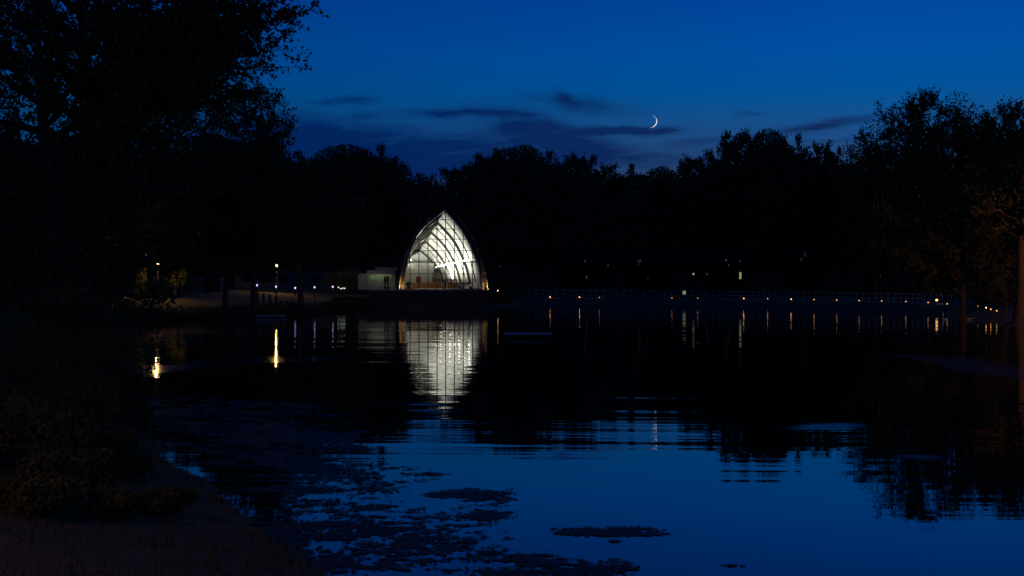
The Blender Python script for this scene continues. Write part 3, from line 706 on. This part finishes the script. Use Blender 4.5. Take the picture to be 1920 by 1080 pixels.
for i, (x, y) in enumerate(((482,534.7),(517.6,537.5),(553.4,539.8),(589.8,538.6),(624,537.7))):
    p = at(x, y, 192); g0 = G(p.x, p.y); h = max(.35, p.z-g0)
    r = empty('bollard_light', (p.x, p.y, p.z-h), 'violet-white bollard light on the left shore, '+names[i]+' from the left of the five', 'bollard light', 'violet lights along the left shore')
    MB().lathe([(.09,-.2),(.08,.1),(.07,h-.15)], 8).build('post', M['black'], r)
    MB().lathe([(.07,h-.148),(.10,h-.09),(.12,h),(.10,h+.09),(.05,h+.13)], 12).build('lamp', M['e_purple'], r, True)
    MB().lathe([(.03,h+.132),(.16,h+.14),(.04,h+.2)], 10).build('cap', M['black'], r)
for i, (x, y) in enumerate(((634.5,538.8),(639,541.2),(642.6,540.2),(646,540.5))):
    p = at(x, y, 205); r = empty('step_light', (p.x, p.y, p.z-.3), 'tiny white step light right of the violet lights, '+names[i]+' from the left of four', 'step light', 'white step lights')
    MB().box(-.04,.04,-.04,.04,-.4,.2).build('post', M['black'], r); MB().lathe([(.05,.203),(.11,.25),(.11,.33),(.04,.38)], 8).build('lamp', M['e_step'], r)
for i, x in enumerate((482, 494, 506, 518)):
    p = at(x, 563, 163); g0 = G(p.x, p.y); h = (563-542)/F*163+.0
    o = MB().lathe([(.17,-.5),(.16,h*.45),(.19,h*.5),(.15,h*.8),(.10,h)], 9).build('mooring_post', M['post']); o.location = (p.x, p.y, g0)
    tag(o, 'dark timber post on the left shore, '+names[i]+' of four from the left', 'post', 'row of dark posts on the left shore')

# floating raft, ladder, dock edge
rf = empty('floating_raft', (at(989,0,100).x, 100, 0), 'low flat swimming raft floating alone on the dark lake right of the chapel\'s reflection', 'raft')
d_ = MB()
for i in range(14): d_.box(-1.78+.256*i, -1.78+.256*i+.24, -1.2, 1.2, .26, .31)
d_.build('deck', M['concrete'], rf); MB().box(-1.78,1.8,-1.22,-1.14,.10,.257).box(-1.78,1.8,1.14,1.22,.10,.257).build('frame', M['brick'], rf)
for s in (-1.3, 0, 1.3): MB().tube([(s,-1.1,.0),(s,1.1,.0)], .18, 10).build('float', M['rock'], rf)
ld = empty('swim_ladder', (at(1774,0,142).x, 142, 0), 'pale steel swim ladder standing in the water left of the leaning trunk', 'ladder')
for s in (-.3, .3): MB().tube([(s,0,-.8),(s,0,.62),(s,.12,.78),(s,.4,.80)], .035, 8).build('side_rail', M['sheet'], ld)
for z in (-.3, .0, .12): MB().tube([(-.3,0,z),(.3,0,z)], .025, 6).build('rung', M['sheet'], ld)
kd = at(1828, 0, 141); kk = MB().box(-1.45, 1.35, 0, .4, -.6, .18).build('stone_kerb', M['concrete']); kk.location = (kd.x, 141, 0)
tag(kk, 'pale stone kerb at the waterline right of the leaning trunk', 'kerb')
dk = MB().box(-1.7, 1.6, 0, 1.6, .12, .28).build('deck', M['concrete'], None); dk.name = 'small_jetty'
dk.location = (at(512,0,151).x, 148.0, 0); tag(dk, 'small pale jetty on the left shore below the four dark posts', 'jetty')

# ------------------------------------------------------------------ trees
proto_t = []
GSPEC = [dict(H=28, R=9, base=6, nl1=30, nl2=9, ntw=7, nlf=7, leaf=.62, rt=.45, fill=16000, tw=1.9),
         dict(H=28, R=8.5, base=5, nl1=26, nl2=10, ntw=7, nlf=8, leaf=.58, rt=.42, fill=15000, tw=1.9, top=.88),
         dict(H=28, R=9.5, base=7, nl1=24, nl2=11, ntw=7, nlf=7, leaf=.66, rt=.5, fill=19000, tw=1.9, top=.75),
         dict(H=28, R=8, base=5, nl1=32, nl2=8, ntw=8, nlf=7, leaf=.55, rt=.4, fill=15000, tw=1.9, top=.9)]
SKYL = [(575,290,100,262,0,'rounded tree at the left end of the far wood, beside the near foliage'),
 (648,272,150,264,2,'broad dome-topped tree in the far wood left of the chapel'),
 (712,282,120,262,0,'tree forming the right shoulder of the dome left of the chapel'),
 (798,336,70,280,1,'low tree in the dip of the skyline left of the chapel\'s peak'),
 (862,320,90,275,3,'small-crowned tree rising just right of the chapel\'s peak'),
 (922,288,100,268,1,'tree on the left shoulder of the tallest crown behind the chapel'),
 (980,273,105,265,2,'tallest round-topped tree in the far wood right of the chapel'),
 (1040,293,95,268,0,'tree on the right shoulder of the tallest crown behind the chapel'),
 (1085,300,80,272,3,'lower tree following the shoulder, left of the level skyline'),
 (1132,316,85,276,1,'first low tree of the level skyline left of the moon'),
 (1182,314,80,276,0,'second low tree of the level skyline, just left of below the moon'),
 (1240,313,85,276,2,'low tree directly below the crescent moon'),
 (1295,305,80,272,3,'low tree right of below the moon, before the skyline climbs'),
 (1340,292,70,262,1,'narrow tree at the left foot of the open-crowned group'),
 (1388,258,85,250,3,'open-crowned tree on the left of the group right of the moon'),
 (1440,243,95,248,2,'tallest open-crowned tree of the group right of the moon'),
 (1493,262,80,250,0,'open-crowned tree on the right of the group right of the moon'),
 (1546,279,80,250,1,'tree filling the skyline between the open-crowned group and the gap'),
 (1592,312,70,245,3,'low tree in the notch left of the tall right-hand trees')]
def place_tree(protos, k, pxv, top, wpx, Yd, label, group, name='tree', rz=None):
    src = protos[k]; x = (pxv-960)/F*Yd; g0 = G(x, Yd); H = CH+(CY-top)/F*Yd-g0; R = wpx/2/F*Yd*1.25
    sp_ = src['spec']; 
    if src['used']: o = copy_thing(src['o'], (x, Yd, g0), label, group)
    else: o = src['o']; o.location = (x, Yd, g0); o['label'] = label; o['group'] = group; src['used'] = True
    o.scale = (R/sp_['R'], R/sp_['R'], H/(sp_['H']*.985)); o.rotation_euler = (0, 0, rnd.uniform(0, 6.28) if rz is None else rz)
    return o
def mk_protos(specs, leafm, seed0):
    return [dict(spec=s, used=False, o=one_tree('tree', (0, 0, 0), 'x', 'x', seed0+i, leafm, **s)) for i, s in enumerate(specs)]
PA = mk_protos(GSPEC, M['leaf_far'], 40)
for (x, tp, wp, Yd, k, lab) in SKYL: place_tree(PA, k, x, tp, wp*1.1, Yd, lab, 'trees of the far wood')
# trees on the right, nearer, with open leafy tops
RSPEC = [dict(H=22, R=6, base=4, nl1=30, nl2=10, ntw=7, nlf=8, leaf=.36, rt=.32, fill=7000, top=.9, tw=3.6),
         dict(H=22, R=6, base=4, nl1=26, nl2=11, ntw=7, nlf=9, leaf=.34, rt=.34, fill=7000, top=.8, tw=3.8)]
PB = mk_protos(RSPEC, M['leaf'], 60)
for (x, tp, wp, Yd, k, lab) in [(1640,232,110,200,1,'tree on the left of the tall right-hand group, its top below its neighbours'),
  (1715,188,120,192,0,'tall spiky-topped tree left of the leaning trunk'),
  (1795,182,120,194,1,'tallest tree of the right-hand group, above the leaning trunk'),
  (1868,210,110,188,0,'tall loose-crowned tree right of the leaning trunk'),
  (1925,196,120,182,1,'tall tree cut by the right edge of the picture')]:
    place_tree(PB, k, x, tp, wp*1.15, Yd, lab, 'tall trees on the right shore')
# far wood mass below the skyline
sx_ = [(-200,200),(300,250),(500,290),(600,310),(700,315),(790,350),(860,340),(980,300),(1080,322),(1180,335),(1290,328),(1345,315),(1440,285),(1550,305),(1600,330),(1700,230),(1920,230),(2200,200)]
rg = np.random.default_rng(5); n = 90000
pxr = rg.uniform(-150, 2100, n); Yr = rg.uniform(252, 292, n); tops = np.interp(pxr, [a for a, b in sx_], [b for a, b in sx_])+14
zt_ = CH+(CY-tops)/F*262; zr = rg.uniform(0, 1, n)**.85*zt_*(.90+.12*np.sin(pxr*.07)+.05*np.sin(pxr*.21))+.4
n3 = 60000; px3 = rg.uniform(-250, 2350, n3); Y3 = rg.uniform(250, 275, n3); z3 = rg.uniform(.2, 13, n3)+rg.normal(0, 1, n3)
pxr = np.concatenate([pxr, px3]); Yr = np.concatenate([Yr, Y3]); zr = np.concatenate([zr, z3])
lv = leaves(np.stack([(pxr-960)/F*Yr, Yr, zr], 1), 1.05, rg, .3, .7)
tag(mesh('woods', lv[0], lv[1], M['leaf_far']), 'black mass of the far wood beneath the skyline', 'woods', kind='stuff')
n = 34000; pxr = rg.uniform(930, 2050, n); Yr = rg.uniform(225, 246, n); zr = 1+rg.uniform(0, 1, n)**1.4*(3.2+1.6*np.sin(pxr*.045)+1.2*np.sin(pxr*.13)); zr += 0
ok = np.ones(n, bool)
for (a, b) in ((1060,1150),(1165,1250),(1290,1400),(1485,1530)): zr = np.where((pxr > a) & (pxr < b), np.minimum(zr, 1+(zr-1)*.45), zr); ok &= ~((pxr > a) & (pxr < b) & (zr > 3.7))
lv = leaves(np.stack([(pxr-960)/F*Yr, Yr, zr], 1)[ok], .55, rg, .3, .7)
tag(mesh('undergrowth', lv[0], lv[1], M['leaf_far']), 'dark low undergrowth behind the causeway path', 'undergrowth', kind='stuff')

def local_targets(base, pts, rz=0):
    return [(p.x-base[0], p.y-base[1], p.z-base[2]) for p in pts]
# giant tree on the left
bx_, by_ = at(150, 0, 62).x, 62.0; b0_ = (bx_-0, by_, G(bx_, by_))
tg = [at(490,50,58), at(478,104,57), at(485,25,58), at(454,48,58), at(434,112,56), at(388,20,60), at(408,45,60), at(398,95,58), at(378,120,60), at(370,150,57), at(350,130,61), at(368,90,59), at(330,100,57), at(428,85,58), at(350,40,60), at(310,90,62), at(300,120,58), at(300,40,64), at(360,250,64), at(330,290,62), at(280,310,60), at(390,155,58), at(413,15,60), at(368,-30,60), at(348,60,57), at(360,120,60), at(360,170,58), at(388,70,62), at(413,70,58),
      at(330,-20,62), at(330,60,60), at(350,90,64), at(330,200,62), at(310,230,60), at(320,140,60), at(260,200,60), at(200,60,60), at(150,160,60), at(100,30,60)]
one_tree('tree', b0_, 'giant spreading tree on the left bank, its upper boughs reaching out over the sky', None, 101, M['leaf_oak'],
         H=24, R=8.5, base=9.5, nl1=30, nl2=12, ntw=8, nlf=9, leaf=.22, rt=.5, targets=local_targets(b0_, tg), fill=0, top=.85, tw=3.6)
b1_ = (at(90,0,55).x, 55, G(at(90,0,55).x, 55))
one_tree('tree', b1_, 'large dark tree filling the far left edge of the picture', None, 103, M['leaf_oak'],
         H=21, R=8, base=2.5, nl1=30, nl2=12, ntw=8, nlf=9, leaf=.23, rt=.45, fill=12000)
b2_ = (at(465,0,112).x, 138, G(at(465,0,138).x, 138)); b2_ = (at(470,0,138).x, 138, G(at(470,0,138).x, 138))
tg = [at(516,200,136), at(532,252,134), at(506,225,138), at(481,190,140), at(521,290,135), at(576,330,135), at(446,200,140), at(406,215,140)]
one_tree('tree', (b2_), 'bushy tree below the giant tree\'s boughs, its edge against the sky', None, 105, M['leaf'],
         H=21, R=7, base=9, nl1=30, nl2=10, ntw=8, nlf=8, leaf=.34, rt=.36, targets=local_targets(b2_, tg), fill=14000)
# the two silhouetted shore trees
for (x, yb, Yd, H, R, sd, lean, lab) in ((420,582,143,16,6.5,110,(.02,0),'shore tree with a slim dark trunk standing before the lit grass bank'),
                                   (566,576,166,15,7,112,(-.01,0),'forked shore tree between the violet lights and the pale side building')):
    bb = (at(x,0,Yd).x, Yd, G(at(x,0,Yd).x, Yd)-.1)
    one_tree('tree', bb, lab, None, sd, M['leaf'], H=H, R=R, base=6.8, nl1=20, nl2=9, ntw=7, nlf=8, leaf=.34, rt=.42, lean=lean, fill=3000)
# more trees closing off the left shore behind
LSP = [dict(H=20, R=7, base=2.5, nl1=28, nl2=10, ntw=7, nlf=8, leaf=.45, rt=.35, fill=14000)]
PC = mk_protos(LSP, M['leaf'], 80)
for (x, tp, wp, Yd, lab) in [(10,270,260,120,'dark tree behind the far left lamp'),(150,280,260,165,'dark tree behind the giant tree, left of the bright lamp'),
   (290,290,220,235,'dark tree above the garden wall, behind the bright lamp'),(390,250,200,238,'dark tree above the right end of the garden wall'),(490,300,170,245,'dark tree rising behind the long tan building'),(620,370,130,240,'dark tree above the right end of the long tan building')]:
    place_tree(PC, 0, x, tp, wp, Yd, lab, 'dark trees behind the left shore')
# leaning tree on the right shore
b3 = (at(1806,0,140).x, 140, G(at(1806,0,140).x, 140)-.1)
tg = [at(1862,530,138), at(1850,505,137), at(1835,480,138), at(1820,470,139), at(1700,420,138), at(1660,470,138), at(1690,370,140), at(1760,350,140), at(1840,360,140), at(1870,430,138), at(1720,500,137), at(1900,400,137),at(1660,400,138)]
one_tree('tree', b3, 'leaning lamplit tree with a flared bare trunk at the right waterline', None, 121, M['leaf_oak'],
         H=13, R=6, base=4.5, nl1=22, nl2=11, ntw=8, nlf=8, leaf=.26, rt=.42, lean=(-.05, 0), targets=local_targets(b3, tg), fill=800, droop=.05)
b4 = (at(1914,0,128).x, 128, G(at(1914,0,128).x, 128)-.1)
one_tree('tree', b4, 'thick straight trunk at the right edge beside the lamplit path', None, 123, M['leaf_oak'],
         H=17, R=6, base=9.5, nl1=20, nl2=10, ntw=7, nlf=8, leaf=.28, rt=.62, fill=800)
b5 = (at(1887,0,139).x, 139, G(at(1887,0,139).x, 139)-.1)
one_tree('sapling', b5, 'small dark tree with a forked trunk beside the lamplit path on the right', None, 125, M['leaf'],
         H=4.6, R=1.6, base=1.2, nl1=10, nl2=6, ntw=5, nlf=7, leaf=.16, rt=.16)
# bushes
def bush(loc, r, h, label, group, leafm, leaf=.22, n=2600, seed=1):
    rg = np.random.default_rng(seed); o = empty('bush', loc, label, 'bush', group)
    k = 14; cc = np.stack([rg.normal(0, r*.45, k), rg.normal(0, r*.45, k), rg.uniform(.25, .8, k)*h], 1)
    pick = rg.integers(0, k, n); P = cc[pick]+unit(rg.normal(size=(n, 3)))*rg.uniform(.3, 1, (n, 1))**.5*np.array([r*.42, r*.42, h*.28])
    P[:, 2] = np.maximum(P[:, 2], .05); lv = leaves(P, leaf, rg, .4); mesh('foliage', lv[0], lv[1], leafm, o)
    a = np.zeros((k, 3)); a[:, :2] = cc[:, :2]*.2; v, f = prisms(a, cc, np.full(k, .035), np.full(k, .01), 4); mesh('stem', v, f, M['bark'], o)
    return o
for i, (x, y0, Yd, r, h, lm, lab) in enumerate([
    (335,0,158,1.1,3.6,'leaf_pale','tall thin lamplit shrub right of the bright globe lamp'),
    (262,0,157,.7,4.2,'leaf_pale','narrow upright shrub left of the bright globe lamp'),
    (395,0,181,1.1,2.2,'leaf_oak','small shrub in front of the garden wall'),
    (185,0,120,2.2,3.4,'leaf_oak','wide dim shrub under the left trees'),
    (635,0,207,2.3,3.2,'leaf_oak','rounded shrub in front of the long building, above the step lights'),
    (930,0,206,1.8,1.6,'leaf_oak','low lamplit shrub at the right foot of the chapel'),
    (962,0,211,2.0,1.9,'leaf_oak','lamplit shrub where the causeway path begins'),
    (945,0,222,3.4,4.5,'leaf','tall dark shrub behind the start of the causeway path'),
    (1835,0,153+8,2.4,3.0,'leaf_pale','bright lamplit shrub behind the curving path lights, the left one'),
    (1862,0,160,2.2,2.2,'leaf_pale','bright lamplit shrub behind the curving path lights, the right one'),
    (1765,0,184,2.6,2.4,'leaf_oak','dim shrub behind the right end of the causeway railing'),
    (1900,0,150,2.6,2.6,'leaf','dark shrub behind the small forked tree'),
    (662,0,197,1.6,1.2,'leaf','low dark shrub left of the retaining wall'),
    (645,0,193,1.4,.9,'leaf','low dark shrub at the waterline left of the retaining wall')]):
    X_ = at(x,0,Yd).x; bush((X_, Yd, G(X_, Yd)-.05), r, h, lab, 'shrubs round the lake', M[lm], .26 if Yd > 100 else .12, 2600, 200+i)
near = [(232,26.5,.75,.95,'rounded bush jutting from the near left bank over the water'),(150,30,1.3,1.7,'bush on the near left bank, behind the rounded one'),(60,33,1.9,2.6,'large bush on the near left bank at the picture\'s edge'),
        (30,24,1.3,1.3,'low bush low down at the left edge of the picture'),(190,40,1.6,2.6,'tall bush farther along the left bank'),(110,46,2.4,4.0,'tallest bush on the left bank, under the giant tree'),
        (170,60,2.6,4.2,'dense bush where the left bank bends away'),(30,58,3.2,5.2,'dense bush deep under the left trees'),
        (70,19.5,.8,.8,'low weedy clump on the near bank, lowest of the bushes'),(140,22.5,.7,.7,'small weedy clump on the near bank, right of the lowest one'),
        (215,20.5,.5,.45,'smallest weedy tuft on the near bank, close to the water'),(300,22,.45,.5,'leafy tuft leaning over the near waterline')]
for i, (x, Yd, r, h, lab) in enumerate(near):
    X_ = at(x,0,Yd).x; bush((X_, Yd, G(X_, Yd)-.05), r, h, lab, 'bushes on the near left bank', M['leaf_oak'], .085 if Yd < 35 else .13, 7000, 300+i)
# reeds along the left waterline
rg = np.random.default_rng(31); n = 60000; rs_ = resample([(x, y, 0) for x, y in LAKE[3:14]], .5); pk = rg.integers(0, len(rs_), n)
rx = np.array([rs_[i].x for i in pk])+rg.normal(0, 1.6, n); ry = np.array([rs_[i].y for i in pk])+rg.normal(0, 2.2, n)
dd_ = lake_d(rx, ry); hl = (.75+.35*np.sin(rx*.8)+.3*np.sin(ry*.31+rx*.2))*np.clip(1.6-np.abs(dd_-.8)*.45, .2, 1); k_ = (dd_ > -.5) & (dd_ < 4.2) & ((rx < -20.5) | (ry < 190))
rx, ry, hl = rx[k_], ry[k_], hl[k_]; zb = np.maximum(gz(rx, ry), 0)
lv = leaves(np.stack([rx, ry, zb+rg.uniform(0, 1, len(rx))*hl], 1), .30, rg, .8, .35)
tag(mesh('reeds', lv[0], lv[1], M['leaf']), 'dark band of reeds and weeds along the left waterline', 'reeds', kind='stuff')
# grass blades on the near bank
rg = np.random.default_rng(9); n = 90000
gx = rg.uniform(-34, 2, n); gy_ = 8+rg.uniform(0, 1, n)**1.4*70; ok = (lake_d(gx, gy_) > .05) & (gx > -.42*gy_-3); gx = gx[ok]; gy_ = gy_[ok]; gg_ = gz(gx, gy_); m_ = gg_ > .01
gx, gy_, gg_ = gx[m_], gy_[m_], gg_[m_]; n = len(gx); hgt = rg.uniform(.04, .13, n)*(1+1.6*np.clip(wob(gx*1.3, gy_*1.1), 0, 1)); a = rg.uniform(0, 2*PI, n); wv = .008+.0004*gy_; le = rg.normal(0, .06, (n, 2))
P = np.stack([np.stack([gx-np.cos(a)*wv, gy_-np.sin(a)*wv, gg_-.02], 1), np.stack([gx+np.cos(a)*wv, gy_+np.sin(a)*wv, gg_-.02], 1), np.stack([gx+le[:, 0], gy_+le[:, 1], gg_+hgt], 1)], 1).reshape(-1, 3)
tag(mesh('grass', P, np.arange(3*n).reshape(n, 3), M['blade']), 'rough grass on the near left bank', 'grass', kind='stuff')

# ------------------------------------------------------------------ pond weed mats
rg = np.random.default_rng(21)
def wpx(x, y): Yd = CH*F/(y-CY); return (x-960)/F*Yd, Yd
pts = []
def vnoise(x, y, s):
    r2 = np.random.default_rng(s); g_ = r2.uniform(0, 1, (64, 64)); xi = np.floor(x).astype(int); yi = np.floor(y).astype(int); fx = x-xi; fy = y-yi; fx = fx*fx*(3-2*fx); fy = fy*fy*(3-2*fy)
    q = lambda a, b: g_[a % 64, b % 64]
    return (q(xi,yi)*(1-fx)+q(xi+1,yi)*fx)*(1-fy)+(q(xi,yi+1)*(1-fx)+q(xi+1,yi+1)*fx)*fy
n = 420000
PX = rg.uniform(150, 1500, n); PY = rg.uniform(735, 1100, n)
d_ = np.zeros(n)
for (cx, cy, sx2, sy2, a) in [(700,1010,300,75,1.0),(620,900,200,38,.95),(480,830,230,60,1.0),(400,780,230,42,.9),(1000,1065,190,30,.95),(880,928,105,14,1.25),(905,967,75,13,1.15),(1140,997,110,9,1.3),(780,890,60,5,1.1),
                              (1360,1062,50,3,1.0),(1150,1016,24,4,.9),(620,960,190,40,.85),(700,930,130,20,.7)]:
    d_ = np.maximum(d_, a*np.exp(-(np.abs((PX-cx)/sx2)**3+np.abs((PY-cy)/sy2)**3)))
wx, wy = wpx(PX, PY)
nz = .30*vnoise(wx*.7+50, wy*1.1+wx*.2, 1)+.32*vnoise(wx*2.2+9, wy*3.4, 2)+.38*vnoise(wx*10, wy*15, 3)
mg_ = d_*1.05+(nz-.5)*2.3-.78
keep = (mg_ > 0) & (d_ > .3) & (rg.uniform(0, 1, n) < .12+mg_*4) & (lake_d(wx, wy) < 0)
wx, wy = wx[keep], wy[keep]; n = len(wx); s = rg.uniform(.014, .036, n)*(wy/24)**.8; a = rg.uniform(0, 2*PI, n)
c5 = []
for k in range(5):
    th = a+2*PI*k/5; rr_ = s*rg.uniform(.6, 1.2, n); c5.append(np.stack([wx+np.cos(th)*rr_, wy+np.sin(th)*rr_*1.5, .006+rg.uniform(0, .012, n)], 1))
tag(mesh('pond_weed', np.stack(c5, 1).reshape(-1, 3), np.arange(5*n).reshape(n, 5), M['weed']), 'mats of dark floating pond weed on the near water', 'pond weed', kind='stuff')

# sodium street lamp on the bank behind the viewer: its glow reaches the near bank
def bank_lamp(x, y, rz, label, em='e_sodium'):
  sl = empty('bank_lamp', (x, y, G(x, y)), label, 'street lamp', None, rz)
  MB().lathe([(.12,-.2),(.10,.4),(.07,7.0)], 10).build('post', M['black'], sl); MB().beam((0,0,6.9),(1.3,.3,7.2),.07,.07).build('arm', M['black'], sl)
  lamp_light(sl, (1.35, .3, 6.98), 950 if em == 'e_sodium' else 4200, (1.0, .40, .08))
  MB().box(1.0,1.7,.1,.5,7.15,7.3).build('hood', M['black'], sl); MB().box(1.1,1.6,.18,.42,7.08,7.147).build('lamp', M[em], sl)
bank_lamp(-13, 5, .6, 'tall amber street lamp on the near bank')
bank_lamp(55, 111, 2.0, 'tall amber street lamp beside the path on the right shore', 'e_sodium2')
print('objects', len(bpy.data.objects), 'polys', sum(len(m.polygons) for m in bpy.data.meshes), 'weed', n)
